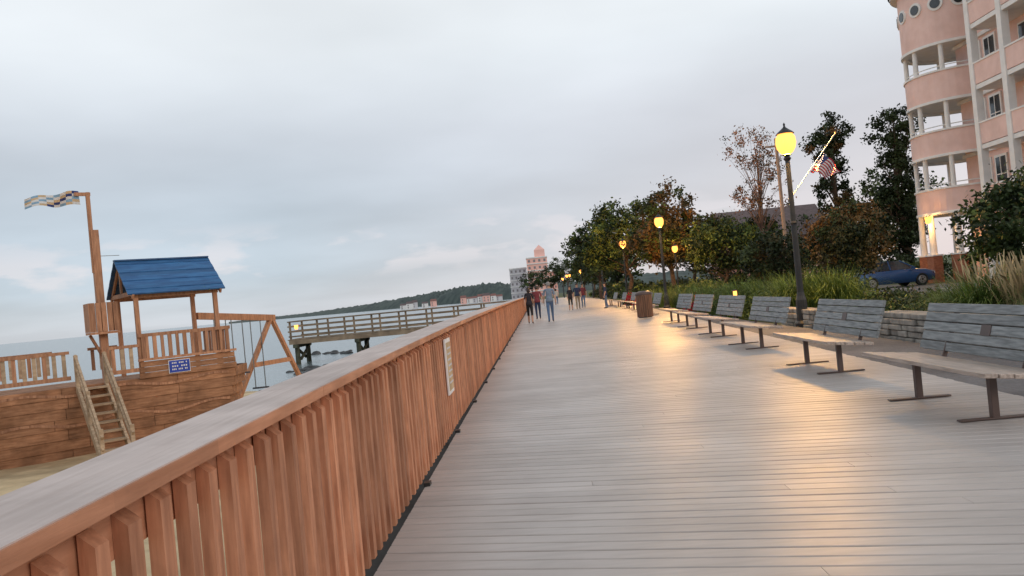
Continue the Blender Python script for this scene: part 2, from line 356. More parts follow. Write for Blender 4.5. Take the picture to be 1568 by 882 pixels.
# ------------------------------------------------------------------ vegetation
def leafquads(C, size, rng, elong=.55):
    n=len(C)
    a=rng.normal(size=(n,3)); a/=np.linalg.norm(a,axis=1)[:,None]
    b=rng.normal(size=(n,3)); b-= (a*b).sum(1)[:,None]*a; b/=np.linalg.norm(b,axis=1)[:,None]
    s=size*rng.uniform(.6,1.3,size=(n,1))
    V=np.stack([C-a*s, C-b*s*elong, C+a*s, C+b*s*elong],1).reshape(-1,3)
    F=np.arange(n*4).reshape(-1,4)
    return V,F
def tree(name, loc, ells, trunk_h, trunk_r, nclump, per, leaf, key, seed, clump_r=.45, twig='bark', lean=(0,0), twiggy=0, key2=None, limb=.42):
    rng=np.random.default_rng(seed); e=empty(name,loc)
    vol=np.array([q[3]*q[4]*q[5] for q in ells]); pr=vol/vol.sum()
    cl=[]
    for i in range(nclump):
        q=ells[rng.choice(len(ells),p=pr)]
        d=rng.normal(size=3); d/=np.linalg.norm(d); r=rng.uniform(.35,1.0)**.6*rng.uniform(.85,1.15)
        cl.append([q[0]+d[0]*q[3]*r, q[1]+d[1]*q[4]*r, q[2]+d[2]*q[5]*r])
    cl=np.array(cl)
    s=MB(); top=max(q[2] for q in ells)
    pts=[(Vector((0,0,-.15)),trunk_r)]; nseg=7
    for i in range(1,nseg+1):
        t=i/nseg; pts.append((Vector((lean[0]*t+rng.normal()*trunk_r*.6, lean[1]*t+rng.normal()*trunk_r*.6, top*t)), trunk_r*(1-.78*t)))
    for i in range(nseg): s.cyl(pts[i][0],pts[i+1][0],pts[i][1],pts[i+1][1],twig,8,False)
    step=max(1,nclump//(26+twiggy))
    for c in cl[::step]:
        c=Vector(c); t=min(.95,max(trunk_h/top*.8, (c.z/top)*.65)); i=min(nseg-1,int(t*nseg)); a=pts[i][0].lerp(pts[i+1][0],t*nseg-i)
        r=pts[i][1]*limb
        mid=a.lerp(c,.5)+Vector((rng.normal()*.15,rng.normal()*.15,.1+.1*(c-a).length*rng.uniform(0,1)))
        s.cyl(a,mid,r,r*.55,twig,6,False); s.cyl(mid,c,r*.55,r*.15,twig,5,False)
        for q in range(3+ (2 if twiggy else 0)):
            w=mid.lerp(c,rng.uniform(.2,.95)); d=Vector(rng.normal(size=3)).normalized()*rng.uniform(.3,.8)*clump_r*1.5; d.z=abs(d.z)
            s.cyl(w,w+d,r*.22,r*.06,twig,4,False)
    s.obj('trunk_and_limbs',e)
    cr=clump_r*rng.uniform(.55,1.25,size=(nclump,1))
    C=np.repeat(cl,per,0)+rng.normal(size=(nclump*per,3))*np.repeat(cr,per,0)*np.array([.55,.55,.42])
    V,F=leafquads(C,leaf,rng)
    keys=[key]; mi=None
    if key2:
        keys=[key,key2]; cm=(rng.uniform(size=nclump)<.3).astype(int); mi=np.repeat(cm,per)
    npmesh('foliage',V,F,keys,e,mi=mi)
    return e
tree('shade_tree',(7.9,70,0),[(-1.8,0,5.2,3.1,2.6,2.3),(.6,0,6.5,2.9,2.4,2.4),(2.4,-1,4.8,2.4,2,1.8)],1.8,.22,200,90,.14,'leaf1',1,.6,key2='leaf2')
tree('shade_tree',(8.7,53,0),[(0,0,4.3,2.1,2.1,2.0),(.3,.3,6.2,1.5,1.5,1.4),(-1.2,0,3.6,1.4,1.4,1.2)],1.5,.18,130,80,.12,'leaf3',2,.5,key2='leaf1')
tree('shade_tree',(7.6,98,0),[(0,0,5.2,3.4,3,2.6),(-1.8,0,5.8,2.2,2,2.0)],1.8,.2,110,60,.19,'leaf2',3,.7,key2='leaf1')
for i,(x,y,h) in enumerate(((11.2,112,7),(10.8,130,8),(11,155,9),(11,190,10),(5,240,10),(-1.5,270,9),(9,235,12))):
    tree('shade_tree',(x,y,0),[(0,0,h*.62,h*.42,h*.42,h*.36)],1.5,.2,60,36,.28,'leaf2',20+i,.95,key2='leaf1')
tree('oak_tree',(11.4,49.5,0),[(0,0,3.2,2.3,2.0,1.7)],1,.15,90,80,.11,'leaf1',5,.5,key2='leaf2')
tree('oak_tree',(14.2,52,0),[(0,0,3.1,2.3,2.0,1.8)],1,.15,90,80,.11,'leaf2',6,.5,key2='leaf1')
tree('oak_tree',(12.0,62,0),[(0,0,4.4,2.8,2.4,2.1)],1.4,.18,90,70,.14,'leaf2',7,.6,key2='leaf3')
tree('oak_tree',(16.5,68,0),[(0,0,3.5,3.0,2.4,2.2)],1.4,.18,80,60,.15,'leaf2',8,.6)
tree('oak_tree',(29,66,0),[(0,0,6.0,3.0,2.4,3.2),(-3,0,4,2.5,2,2.4)],1.4,.2,120,60,.15,'leaf1',9,.7,key2='leaf2')
tree('oak_tree',(22.0,70,0),[(0,0,3.4,4.0,2.4,2.6)],1.4,.2,110,60,.15,'leaf2',19,.7,key2='leaf1')
tree('crape_myrtle',(10.5,28,0),[(0,0,2.1,1.4,1.3,1.25),(.4,.2,2.6,.9,.9,.8)],.6,.08,130,90,.065,'leaf3',10,.33,key2='leaf2')
tree('crape_myrtle',(9.7,33,0),[(0,0,1.9,1.3,1.3,1.0)],.6,.08,90,80,.07,'leaf2',11,.33,key2='leaf3')
tree('small_maple',(9.9,17.2,0),[(0,0,1.95,1.0,1.0,.85),(.5,0,2.35,.7,.8,.55)],.6,.06,110,70,.06,'leaf1',12,.28,key2='leaf2')
tree('cypress_tree',(22.2,60,0),[(0,0,7.0,1.25,1.3,3.6),(.3,0,3.4,1.5,1.5,2.6),(.2,0,11.0,1.5,1.4,1.2),(-1.2,0,10.2,.7,.7,.7)],1.5,.3,190,75,.12,'leaf2',13,.4,key2='leaf3',twiggy=20)
tree('cypress_tree',(25.9,58,0),[(0,0,7.2,1.35,1.3,3.4),(-.2,0,3.6,1.7,1.6,2.8),(.1,0,10.6,1.7,1.4,1.2),(1.1,0,9.5,.8,.8,.7)],1.5,.3,200,75,.12,'leaf2',14,.42,key2='leaf2',twiggy=20)
tree('sparse_tree',(14.0,50,0),[(-.5,0,9.0,1.5,1.3,1.3),(.7,0,7.6,1.1,1.2,1.2),(-.6,0,6.0,1.1,1.2,1.0),(1.2,0,5.6,.9,1,.9)],3,.15,120,26,.075,'leaf4',15,.36,twig='twig',twiggy=20,key2='leaf3',limb=.26)
def grass(name, loc, n, L, r, key, seed, width=.012, plume=False):
    rng=np.random.default_rng(seed); V=[];F=[]
    for i in range(n):
        a=rng.uniform(0,2*math.pi); rr=r*rng.uniform(0,1)**.5; bx,by=rr*math.cos(a),rr*math.sin(a)
        a2=a+rng.normal()*.5; out=rng.uniform(.25,1.0)*(.5 if plume else 1); ln=L*rng.uniform(.65,1.1); w=width*rng.uniform(.7,1.4)
        dx,dy=math.cos(a2),math.sin(a2); px,py=-dy,dx; o=len(V); ns=5
        for k in range(ns+1):
            t=k/ns; h=ln*(t-.55*out*t*t*t*1.2); d=ln*out*t*t*.75; ww=w*(1-t*.92)
            if plume: ww=w*(.3 if k<4 else (1.5 if k==4 else .4))
            V.append((bx+dx*d-px*ww,by+dy*d-py*ww,h)); V.append((bx+dx*d+px*ww,by+dy*d+py*ww,h))
        for k in range(ns): q=o+2*k; F.append((q,q+1,q+3,q+2))
    return npmesh(name,V,F,[key],None,loc)
gi=0
for (x,y,L,r,n,k) in ((7.3,40,1.7,.7,900,'grass'),(7.5,37.5,1.6,.7,800,'grass'),(7.2,29,1.7,.6,1100,'grass'),(7.9,28,1.8,.6,900,'grass'),(7.6,24.2,1.9,.55,1300,'grass'),(8.4,23.4,1.9,.6,1200,'grass'),(7.2,33,1.6,.6,900,'grass'),
    (7.9,14.6,1.5,.5,1500,'grass'),(8.6,13.9,1.45,.5,1300,'grass'),(9.3,14.3,1.55,.5,1200,'grass'),(8.3,16.6,1.3,.4,700,'grass'),(7.3,46,1.6,.8,700,'grass'),(7.7,52,1.6,.9,600,'grass'),(7.9,60,1.6,1.2,500,'grass'),(7.5,11.6,1.2,.5,900,'grass')):
    grass('ornamental_grass',(x,y,-.12),n,L,r,k,100+gi); gi+=1
for (x,y) in ((8.3,15.4),(8.9,14.7),(8.0,13.6)):
    grass('plume_grass',(x,y,-.12),150,1.55,.4,'plume',200+gi,.011,True); gi+=1
def shrub(name,loc,rx,ry,h,n,leaf,key,seed,key2=None):
    rng=np.random.default_rng(seed); k=max(8,n//45)
    c=rng.uniform(-1,1,size=(k,3)); c[:,2]=rng.uniform(.15,.9,size=k)*np.clip(1.15-np.hypot(c[:,0],c[:,1])**2*.6,.3,1)
    c*=np.array([rx,ry,h]); C=np.repeat(c,45,0)+rng.normal(size=(k*45,3))*.16*np.array([rx**.5,ry**.5,.8]); C[:,2]=np.abs(C[:,2])
    V,F=leafquads(C,leaf,rng); mi=None; keys=[key]
    if key2: keys=[key,key2]; mi=np.repeat((rng.uniform(size=k)<.3).astype(int),45)
    return npmesh(name,V,F,keys,None,loc,mi)
si=300
for (x,y,rx,ry,h,n,lf,k,k2) in ((7.8,19.5,1.0,1.6,.45,4000,.05,'leaf2','leaf1'),(9.0,20.5,1.3,2.0,.5,4500,.055,'leaf2','leaf5'),(7.5,11.5,.8,2.2,.42,3500,.05,'leaf2','leaf1'),(8,25,1,1.5,.6,3000,.06,'leaf5','leaf1'),
    (10.8,23,1.6,2,.40,4500,.06,'leaf2','leaf1'),(8.6,30.5,1.5,2.2,1.1,5500,.06,'leaf5','leaf1'),(12.0,29,1.4,2.0,.35,3500,.06,'leaf2','leaf3'),(8.8,36.5,1.2,2.2,1.2,4500,.07,'leaf5','leaf1'),(9,46,1.5,3,1.5,4000,.09,'leaf1','leaf2'),
    (9.5,55,1.5,4,1.6,3500,.1,'leaf2','leaf1'),(9.5,70,1.6,6,1.8,3000,.13,'leaf2','leaf1'),(10,90,1.8,10,2.2,3000,.18,'leaf2','leaf1'),(10.5,120,2,14,2.4,3000,.22,'leaf2','leaf1'),(10.6,15.2,1.0,1.4,.9,4000,.055,'leaf2','leaf1'),(11,13,1.4,2,1.2,3500,.06,'leaf1','leaf2'),
    (26.5,52,4,2,1.6,4000,.1,'leaf1','leaf5'),(21,55,6,2,2.2,5500,.12,'leaf2','leaf1'),(13.5,57,3,2,2.4,4000,.12,'leaf2','leaf3'),(23.5,40.6,.9,1.6,1.0,2000,.07,'leaf1','leaf5'),(12.6,49,1.8,1.2,1.6,3500,.09,'leaf2','leaf1'),(8.9,24.6,1.0,.9,1.2,4000,.05,'leaf5','leaf1'),(7.0,26.3,.55,.8,.85,2500,.045,'leaf5','leaf1'),(7.1,31,.6,.8,.95,2500,.05,'leaf5','leaf1')):
    shrub('shrub',(x,y,-.12),rx,ry,h,n,lf,k,si,k2); si+=1
shrub('flower_bed',(6.4,56,0),.5,2.2,.7,1500,.08,'flower',si,'leaf1'); shrub('flower_bed',(6.6,35.4,0),.35,.5,.75,700,.05,'flower',si+1,'leaf5'); shrub('flower_bed',(22.4,41.6,1.3),.45,.45,.5,500,.06,'flower',si+2,'leaf1')
def stonewall(y0,y1,x,h):
    e=empty('stone_wall'); s=MB(); rr=random.Random(int(y0*10)); z=-.12
    while z<h-.02:
        hh=rr.uniform(.10,.15); y=y0-rr.uniform(0,.2)
        while y<y1:
            l=rr.uniform(.25,.6); s.box((x+rr.uniform(-.03,.03),y+l/2,z+hh/2),(.42,l-.015,hh-.01),'stone',Matrix.Rotation(rr.uniform(-.04,.04),3,'Z')); y+=l
        z+=hh
    s.obj('stones',e,bevel=.02)
stonewall(9,15.8,6.65,.40); stonewall(18.4,22.5,6.75,.36)

# ------------------------------------------------------------------ buildings right
def window(s, c, w, h, axis, k='glass'):
    d={'x':(.06,w,h),'y':(w,.06,h)}[axis]; f={'x':(.10,w+.24,h+.24),'y':(w+.24,.10,h+.24)}[axis]
    s.box(c,f,'white')
    v=Vector((-1,0,0)) if axis=='x' else Vector((0,-1,0))
    o=Vector(c)+v*.035
    s.box(o,d,k)
    o2=o+v*.025
    s.box(o2,{'x':(.04,.05,h),'y':(.05,.04,h)}[axis],'white'); s.box(o2+v*.003,{'x':(.04,w,.05),'y':(w,.04,.05)}[axis],'white')
B=empty('pink_building')
C0=(24.35,46,0); r=2.65
s=MB()
def ring(z0,z1,ro,th,k): s.lathe(C0,[(ro-th,z0),(ro,z0),(ro,z1),(ro-th,z1),(ro-th,z0)],k,n=48)
bands=[(3.6,5.0),(6.65,8.1),(9.55,11.25),(12.6,16.2)]
for a,b_ in bands:
    ring(a+.12,b_-.10,r,.2,'pink'); ring(a-.02,a+.12,r+.07,.35,'white'); ring(b_-.10,b_,r+.07,.35,'white')
    s.cyl((C0[0],C0[1],a+.13),(C0[0],C0[1],a+.3),r-.21,r-.21,'white',48)
s.lathe(C0,[(r+.45,16.2),(r+.45,16.4),(.01,19)],'roof',n=48); ring(16.0,16.25,r+.35,.5,'white')
s.obj('tower_bands',B)
s=MB()
for i in range(10):
    a=2*math.pi*(i+.3)/10; x=C0[0]+(r-.15)*math.cos(a); yy=C0[1]+(r-.15)*math.sin(a)
    s.box((x,yy,.6),(.55,.55,1.5),'brick',Matrix.Rotation(a,3,'Z')); s.box((x,yy,1.39),(.65,.65,.08),'white',Matrix.Rotation(a,3,'Z'))
    s.cyl((x,yy,1.4),(x,yy,3.6),.19,.15,'white',14)
    for z0,z1 in ((5.0,6.65),(8.1,9.55),(11.25,12.6)): s.cyl((x,yy,z0-.01),(x,yy,z1),.13,.12,'white',10)
for z in (5.2,8.3,11.45):
    for i in range(48):
        a=2*math.pi*i/48; a2=2*math.pi*(i+1)/48
        s.cyl((C0[0]+(r-.12)*math.cos(a),C0[1]+(r-.12)*math.sin(a),z),(C0[0]+(r-.12)*math.cos(a2),C0[1]+(r-.12)*math.sin(a2),z),.03,.03,'white',5,False)
s.obj('tower_columns',B)
s=MB()
for i in range(15):
    a=2*math.pi*(i+.45)/15; d=Vector((math.cos(a),math.sin(a),0)); p=Vector(C0)+Vector((0,0,14.75))
    s.cyl(p+d*(r-.06),p+d*(r+.06),.38,.38,'white',20); s.cyl(p+d*(r+.03),p+d*(r+.09),.26,.26,'glass',20)
s.obj('porthole_windows',B)
s=MB()
s.box((31.1,38.5,8.1),(14,14,16.4),'pink')
for z in (3.55,6.6,9.55,12.55): s.box((31.05,38.45,z),(14.2,14.2,.18),'white')
s.box((31.05,38.45,16.35),(15.2,15.2,.3),'white')
s.add([(23.4,30.8,16.5),(38.8,30.8,16.5),(38.8,46.2,16.5),(23.4,46.2,16.5),(28,36,19.5),(34,36,19.5),(34,41,19.5),(28,41,19.5)],[(0,1,5,4),(1,2,6,5),(2,3,7,6),(3,0,4,7),(4,5,6,7)],'roof')
s.obj('main_walls',B)
s=MB()
for z in (1.9,5.2,8.3,11.3,14.4):
    for yy in (43.5,42.1): window(s,(24.06,yy,z),.85,1.75,'x')
    for xx in (26.5,29,31.5,34): window(s,(xx,31.46,z),1.1,1.65,'y')
    for yy in (34.5,33): window(s,(24.06,yy,z),.85,1.65,'x')
s.obj('windows',B)
s=MB(); x0,x1,y0,y1=22.5,24.08,35.6,41.2
for z in (3.3,6.4,9.35,12.35):
    s.box(((x0+x1)/2,(y0+y1)/2,z+.1),(x1-x0,y1-y0,.22),'white')
    s.box((x0+.06,(y0+y1)/2,z+.75),(.12,y1-y0-.3,1.0),'pink'); s.box(((x0+x1)/2,y1-.06,z+.75),(x1-x0-.24,.12,1.0),'pink'); s.box(((x0+x1)/2,y0+.06,z+.75),(x1-x0-.24,.12,1.0),'pink')
    s.box((x0+.06,(y0+y1)/2,z+1.29),(.2,y1-y0+.04,.08),'white'); s.box(((x0+x1)/2+.1,y1-.06,z+1.288),(x1-x0-.2,.2,.08),'white'); s.box(((x0+x1)/2+.1,y0+.06,z+1.288),(x1-x0-.2,.2,.08),'white')
for yy in (y0+.12,(y0+y1)/2,y1-.12): s.box((x0+.12,yy,7.6),(.36,.36,15.4),'white')
for z in (1.7,4.9,8.0,11.0,14.0):
    s.box((24.1,38.4,z),(.12,2.6,2.1),'white'); s.box((24.03,37.8,z),(.08,1.1,1.9),'glass'); s.box((24.03,39.0,z),(.08,1.1,1.9),'glass')
s.box(((x0+x1)/2,(y0+y1)/2,15.4),(x1-x0+.4,y1-y0+.4,.3),'white')
ym=(y0+y1)/2
s.add([(x0-.4,y0-.5,15.56),(x0-.4,y1+.5,15.56),(x0-.4,ym,17.9),(28,y0-.5,15.56),(28,y1+.5,15.56),(28,ym,17.9)],[(0,1,2),(3,5,4)],'white')
s.add([(x0-.5,y0-.6,15.5),(x0-.5,ym,18.05),(28,ym,18.05),(28,y0-.6,15.5),(x0-.5,y1+.6,15.5),(28,y1+.6,15.5)],[(0,1,2,3),(1,4,5,2)],'roof')
s.obj('balconies',B)
s=MB(); s.lathe((21.6,45.2,3.3),[(.001,-.15),(.14,-.15),(.2,.2),(.001,.2)],'lampfar',n=8)
s.beam((21.6,45.2,3.5),(21.9,45.3,3.7),.04,.04,'black')
s.obj('porch_lamp',B)
ld=bpy.data.lights.new('porch_light','POINT'); ld.energy=350; ld.color=(1,.5,.15); ld.shadow_soft_size=.26
lo=bpy.data.objects.new('porch_light',ld); scene.collection.objects.link(lo); lo.parent=B; lo.location=(21.6,45.2,3.3)

H=empty('brown_house',(20,71,0)); s=MB(); s.box((0,0,2),(8,7,4.2),'pinkfar'); s.add([(-4.5,-4,4.1),(4.5,-4,4.1),(4.5,4,4.1),(-4.5,4,4.1),(-4.5,0,6.8),(4.5,0,6.8)],[(0,1,5,4),(2,3,4,5),(0,4,3),(1,2,5)],'roof'); s.obj('walls_and_roof',H)
s=MB()
for x in (-2.5,0,2.5): window(s,(x,-3.53,2.6),.9,1.3,'y')
s.obj('windows',H)
e=empty('utility_pole',(13.2,43.2,0)); s=MB(); s.cyl((0,0,-.2),(0,0,8.3),.11,.08,'pole',12); s.box((0,.1,7.9),(1.1,.08,.10),'pole')
for x in (-.5,-.2,.2,.5): s.cyl((x,.1,7.95),(x,.1,8.08),.03,.03,'white',8)
s.obj('pole_and_crossarm',e)
e=empty('path_light',(6.5,27.2,0)); s=MB(); s.cyl((0,0,-.1),(0,0,.7),.05,.05,'black',10); s.cyl((0,0,.85),(0,0,.9),.09,.06,'black',10); s.obj('post',e); s=MB(); s.cyl((0,0,.7),(0,0,.85),.06,.06,'lampfar',10); s.obj('lens',e)

# parked car
e=empty('parked_car',(18.7,44.2,-.1),R(8))
def loft(s, secs, k, caps=True):
    n=len(secs[0]); vs=[p for q in secs for p in q]; fs=[]
    for j in range(len(secs)-1):
        for i in range(n): fs.append((j*n+i,j*n+(i+1)%n,(j+1)*n+(i+1)%n,(j+1)*n+i))
    if caps: fs+=[tuple(range(n)),tuple(reversed(range((len(secs)-1)*n,len(secs)*n)))]
    s.add(vs,fs,k)
prof=[(-2.25,.35,.62,.70),(-2.15,.25,.80,.82),(-1.6,.22,.90,.88),(-.9,.22,.93,.89),(.2,.22,.94,.89),(1.0,.22,.93,.89),(1.7,.22,.86,.87),(2.15,.25,.74,.80),(2.27,.35,.58,.66)]
secs=[]
for x,zb,zt,w in prof:
    zm=(zb+zt)/2
    secs.append([(x,-w*.94,zb),(x,w*.94,zb),(x,w,zm),(x,w*.97,zt-.06),(x,w*.85,zt),(x,-w*.85,zt),(x,-w*.97,zt-.06),(x,-w,zm)])
s=MB(); loft(s,secs,'car'); o=s.obj('body',e,smooth=True)
s=MB(); cab=[(-1.75,.90,.78),(-1.05,1.34,.62),(-.3,1.42,.60),(.35,1.38,.60),(1.15,.93,.76)]
s.add([(x,sg*w,z) for x,z,w in cab for sg in(-1,1)],[(0,1,3,2),(6,7,9,8)],'glass')
s.add([(x,sg*w,z+.003) for x,z,w in cab[1:4] for sg in(-1,1)],[(0,1,3,2),(2,3,5,4)],'car')
for sg in (-1,1):
    s.add([(-1.75,sg*.78,.90),(-1.05,sg*.62,1.34),(-.3,sg*.60,1.42),(.35,sg*.60,1.38),(1.15,sg*.76,.93),(-.3,sg*.82,.92)],[(0,1,2,5),(5,2,3,4)],'glass')
    s.beam((-.3,sg*.82,.93),(-.3,sg*.61,1.41),.06,.03,'car',up=(0,1,0))
    s.beam((-1.75,sg*.785,.91),(-1.05,sg*.63,1.35),.06,.04,'car',up=(0,1,0)); s.beam((1.15,sg*.765,.94),(.35,sg*.61,1.39),.05,.04,'car',up=(0,1,0))
    s.box((.85,sg*.95,.95),(.14,.14,.1),'car')
s.obj('greenhouse',e)
s=MB()
for x in (-1.4,1.38):
    for sg in (-1,1):
        s.cyl((x,sg*.70,.32),(x,sg*.90,.32),.33,.33,'tyre',24); s.cyl((x,sg*.89,.32),(x,sg*.915,.32),.22,.20,'chrome',20); s.cyl((x,sg*.905,.32),(x,sg*.925,.32),.06,.05,'tyre',10)
        for q in range(5):
            a=2*math.pi*(q+.5)/5; s.box((x+.14*math.cos(a),sg*.917,.32+.14*math.sin(a)),(.05,.006,.05),'tyre')
s.obj('wheels',e)
s=MB()
for sg in(-1,1): s.box((2.2,sg*.55,.62),(.1,.28,.12),'white'); s.box((-2.2,sg*.58,.70),(.1,.26,.12),'headl')
s.obj('lights',e)

# ------------------------------------------------------------------ pier
PY=47
e=empty('wooden_pier'); s=MB()
for x in np.arange(-14.6,-1.4,.16): s.box((x,PY+1.2,.03),(.15,2.5,.05),'pier')
for yy in (PY,PY+1.2,PY+2.4): s.box((-8,yy,-.12),(13.2,.15,.24),'pier')
for yy in (PY-.02,PY+2.42):
    for z,h in ((1.08,.07),(.80,.09),(.50,.09),(.22,.09)): s.box((-8,yy,z),(13.2,.05 if z<1 else .16,h),'pier')
    for x in np.arange(-14.5,-1.6,1.6): s.box((x,yy+.06,.5),(.1,.1,1.15),'pier')
for z,h in ((1.08,.07),(.80,.09),(.50,.09)): s.box((-14.6,PY+1.2,z),(.08,2.4,h),'pier')
for x in (-14.2,-10.6,-7,-3.5):
    for yy in (PY+.1,PY+2.3):
        s.cyl((x,yy,-2.6),(x,yy,-.02),.15,.14,'pile',10)
    s.beam((x+.18,PY+.1,-1.1),(x+.18,PY+2.3,-.3),.08,.18,'pile'); s.beam((x-.18,PY+.1,-.3),(x-.18,PY+2.3,-1.1),.08,.18,'pile')
    s.box((x,PY+1.2,-.34),(.25,3.0,.2),'pile')
s.obj('deck_rails_piles',e)
s=MB(); s.lathe((-14.1,PY-.08,.75),[(.001,-.12),(.09,-.12),(.12,.12),(.001,.12)],'lampfar',n=8); s.obj('lamp',e)

rr=random.Random(5)
def rocks(n,xr,yr,zc,sz):
    s=MB()
    for i in range(n):
        x=rr.uniform(*xr); y=rr.uniform(*yr); q=sz*rr.uniform(.4,1.3); c=Vector((x,y,zc)); o=len(s.v)
        s.sphere(c,(q,q*.8,q*.5),'rock',8,5)
        for k in range(o,len(s.v)):
            v=Vector(s.v[k]); v+= (v-c)*mn.noise(v*2.3)*.8; s.v[k]=tuple(v)
    s.obj('rocks')
rocks(60,(-11.0,-7.0),(29,33),-1.42,.22); rocks(50,(-13,-7),(39,43),-1.42,.26); rocks(24,(-16,-8),(54,58),-1.42,.3); rocks(30,(-14,-8.0),(27,29.5),-1.42,.18)

# ------------------------------------------------------------------ playground ship
S=empty('playground_ship',(-8.37,16.75,0),R(39.7))
HL=1.62
s=MB()
nb=7; zt=.42; zb=-1.0
for i in range(nb):
    z0=zt-(zt-zb)*i/nb; z1=zt-(zt-zb)*(i+1)/nb; zc=(z0+z1)/2; t=(zt-zc)/(zt-zb)
    xr=1.92-.42*t**1.4; off=-.10*t
    joints=sorted([-4.6,rr.uniform(-3.4,-2.6),rr.uniform(-1.9,-1.0),rr.uniform(-.2,.7),xr])
    for a,b_ in zip(joints[:-1],joints[1:]):
        s.box(((a+b_)/2,-.16-off*1.0+rr.uniform(-.006,.006),zc),(b_-a-.008,.04,z0-z1-.006),'ship')
        s.box(((a+b_)/2,1.86+off,zc),(b_-a-.008,.04,z0-z1-.006),'ship')
    s.beam((xr,-.14-off,zc),(xr+.62*(1-t*.3),.85,zc),.04,z0-z1-.006,'ship'); s.beam((xr,1.84+off,zc),(xr+.62*(1-t*.3),.85,zc),.04,z0-z1-.006,'ship')
s.obj('hull_planks',S)
s=MB()
for (za,amp) in ((.30,.05),(-.28,.06)):
    pts=[(-4.5+i*.16, za+amp*math.sin(i*.55)) for i in range(40)]
    for (xa,z_a),(xb,z_b) in zip(pts[:-1],pts[1:]):
        if xb<1.75: s.beam((xa,-.16+.10*(zt-za)/1.42-.028,z_a),(xb+.01,-.16+.10*(zt-za)/1.42-.028,z_b),.02,.05,'shipv')
s.obj('strakes',S)
s=MB()
s.box((-1.3,.85,.40),(6.4,1.98,.05),'ship'); s.obj('floor',S)
s=MB()
for i in range(3): s.box((.93,-.20,.47+i*.115),(2.0-.03*i,.035,.108),'ship')
s.box((.93,-.235,.795),(2.02,.05,.05),'shipv'); s.box((.90,-.20,1.30),(1.9,.06,.07),'shipv')
for i in range(11): s.box((.12+i*.152,-.21,1.04),(.075 if i%2 else .06,.035,.46),'shipv')
s.box((.05,-.20,1.05),(.07,.05,.55),'shipv'); s.box((1.78,-.20,1.05),(.07,.05,.55),'shipv')
for i in range(9): s.box((1.82,-.02+i*.19,1.0),(.035,.07,.5),'shipv')
s.box((1.82,.8,1.28),(.06,1.9,.07),'shipv'); s.box((1.82,.8,.77),(.05,1.9,.08),'shipv')
for a,b_ in ((-.62,-.02),(-4.4,-1.32)):
    s.box(((a+b_)/2,-.16,1.10),(b_-a,.07,.06),'shipv'); s.box(((a+b_)/2,-.16,.60),(b_-a,.04,.08),'shipv')
    n=int((b_-a)/.17)
    for i in range(n): s.box((a+.09+i*.17,-.16,.85),(.07,.03,.46),'shipl' if i%3 else 'shipv')
    s.box(((a+b_)/2,1.84,1.10),(b_-a,.07,.06),'shipv')
    for i in range(n): s.box((a+.09+i*.17,1.84,.85),(.07,.03,.46),'shipl' if i%3 else 'shipv')
s.obj('railings',S)
s=MB()
for (x,y) in ((0,-.12),(HL,-.12),(0,1.5),(HL,1.5)): s.box((x,y,1.3),(.085,.085,1.76),'shipv')
s.box((HL/2,-.12,2.13),(HL+.14,.06,.1),'shipv'); s.box((HL/2,1.5,2.13),(HL+.14,.06,.1),'shipv')
for x in (-.08,HL+.08):
    s.beam((x,-.3,2.10),(x,.69,2.86),.04,.09,'shipv'); s.beam((x,1.68,2.10),(x,.69,2.86),.04,.09,'shipv'); s.box((x,.69,2.18),(.04,1.75,.09),'shipv'); s.box((x,.69,2.5),(.04,.07,.6),'shipv')
s.obj('posts_and_gables',S)
s=MB()
for side in (0,1):
    for i in range(8):
        t=(i+.5)/8; 
        y=-.30+.99*t if side==0 else 1.68-.99*t
        z=2.16+.76*t
        ang=math.atan2(.76,.99)*(1 if side==0 else -1)
        s.box((HL/2,y,z+.012*(i%2)),(HL+.36,.165,.03),'blue',Matrix.Rotation(ang,3,'X'))
s.box((HL/2,.69,2.94),(HL+.36,.14,.03),'blue'); s.obj('roof',S)
s=MB()
s.box((.72,-.225,.585),(.44,.012,.27),'white'); s.box((.72,-.234,.585),(.415,.012,.245),'bluesign')
for zz,n in ((.66,9),(.59,7),(.525,10)):
    w=.32/n
    for i in range(n):
        if i%4!=3: s.box((.72-.16+(i+.5)*w,-.2415,zz),(w*.6,.004,.03),'white')
s.obj('sign',S)
s=MB()
x0,x1=-1.22,-.70; top=Vector((0,-.18,.42)); bot=Vector((0,-2.05,-.98))
for x in (x0,x1): 
    s.beam(top+Vector((x,0,-.05)),bot+Vector((x,0,-.05)),.05,.16,'shipl')
    s.beam(top+Vector((x,0,.60)),bot+Vector((x,0,.52)),.045,.08,'shipl')
    s.beam(top+Vector((x,0,.36)),bot+Vector((x,0,.30)),.03,.05,'shipl')
    for t in (0.02,.5,.97):
        p=top.lerp(bot,t); s.box((x,p.y,p.z+.27),(.07,.07,.75),'shipl')
for i in range(9):
    p=top.lerp(bot,(i+.5)/9); s.box(((x0+x1)/2,p.y,p.z+.02),(x1-x0-.05,.24,.035),'shipl')
s.obj('stairs',S)
s=MB()
mx,my=-.52,.62
s.box((mx,my,1.95),(.15,.15,3.3),'shipv'); s.box((mx-.06,my,3.55),(.075,.075,1.70),'shipv'); s.box((mx-.16,my,4.36),(.30,.06,.07),'shipv')
s.box((mx,my,1.43),(.56,.56,.05),'shipv')
for sx,sy in ((0,-1),(0,1),(1,0),(-1,0)):
    for i in range(5):
        q=-.22+i*.11; s.box((mx+sx*.27+(q if sx==0 else 0),my+sy*.27+(q if sy==0 else 0),1.76),(.095 if sx==0 else .03,.095 if sy==0 else .03,.60),'shipv')
s.beam((mx-.05,my,.95),(mx-.27,my-.1,1.4),.04,.05,'shipv'); s.box((mx+.2,my,3.05),(.5,.012,.012),'chain')
s.obj('mast',S)
s=MB(); nu,nv=24,5; cols=['fwhite','ftan','flblue','fwhite','fblue','ftan','fwhite','flblue']
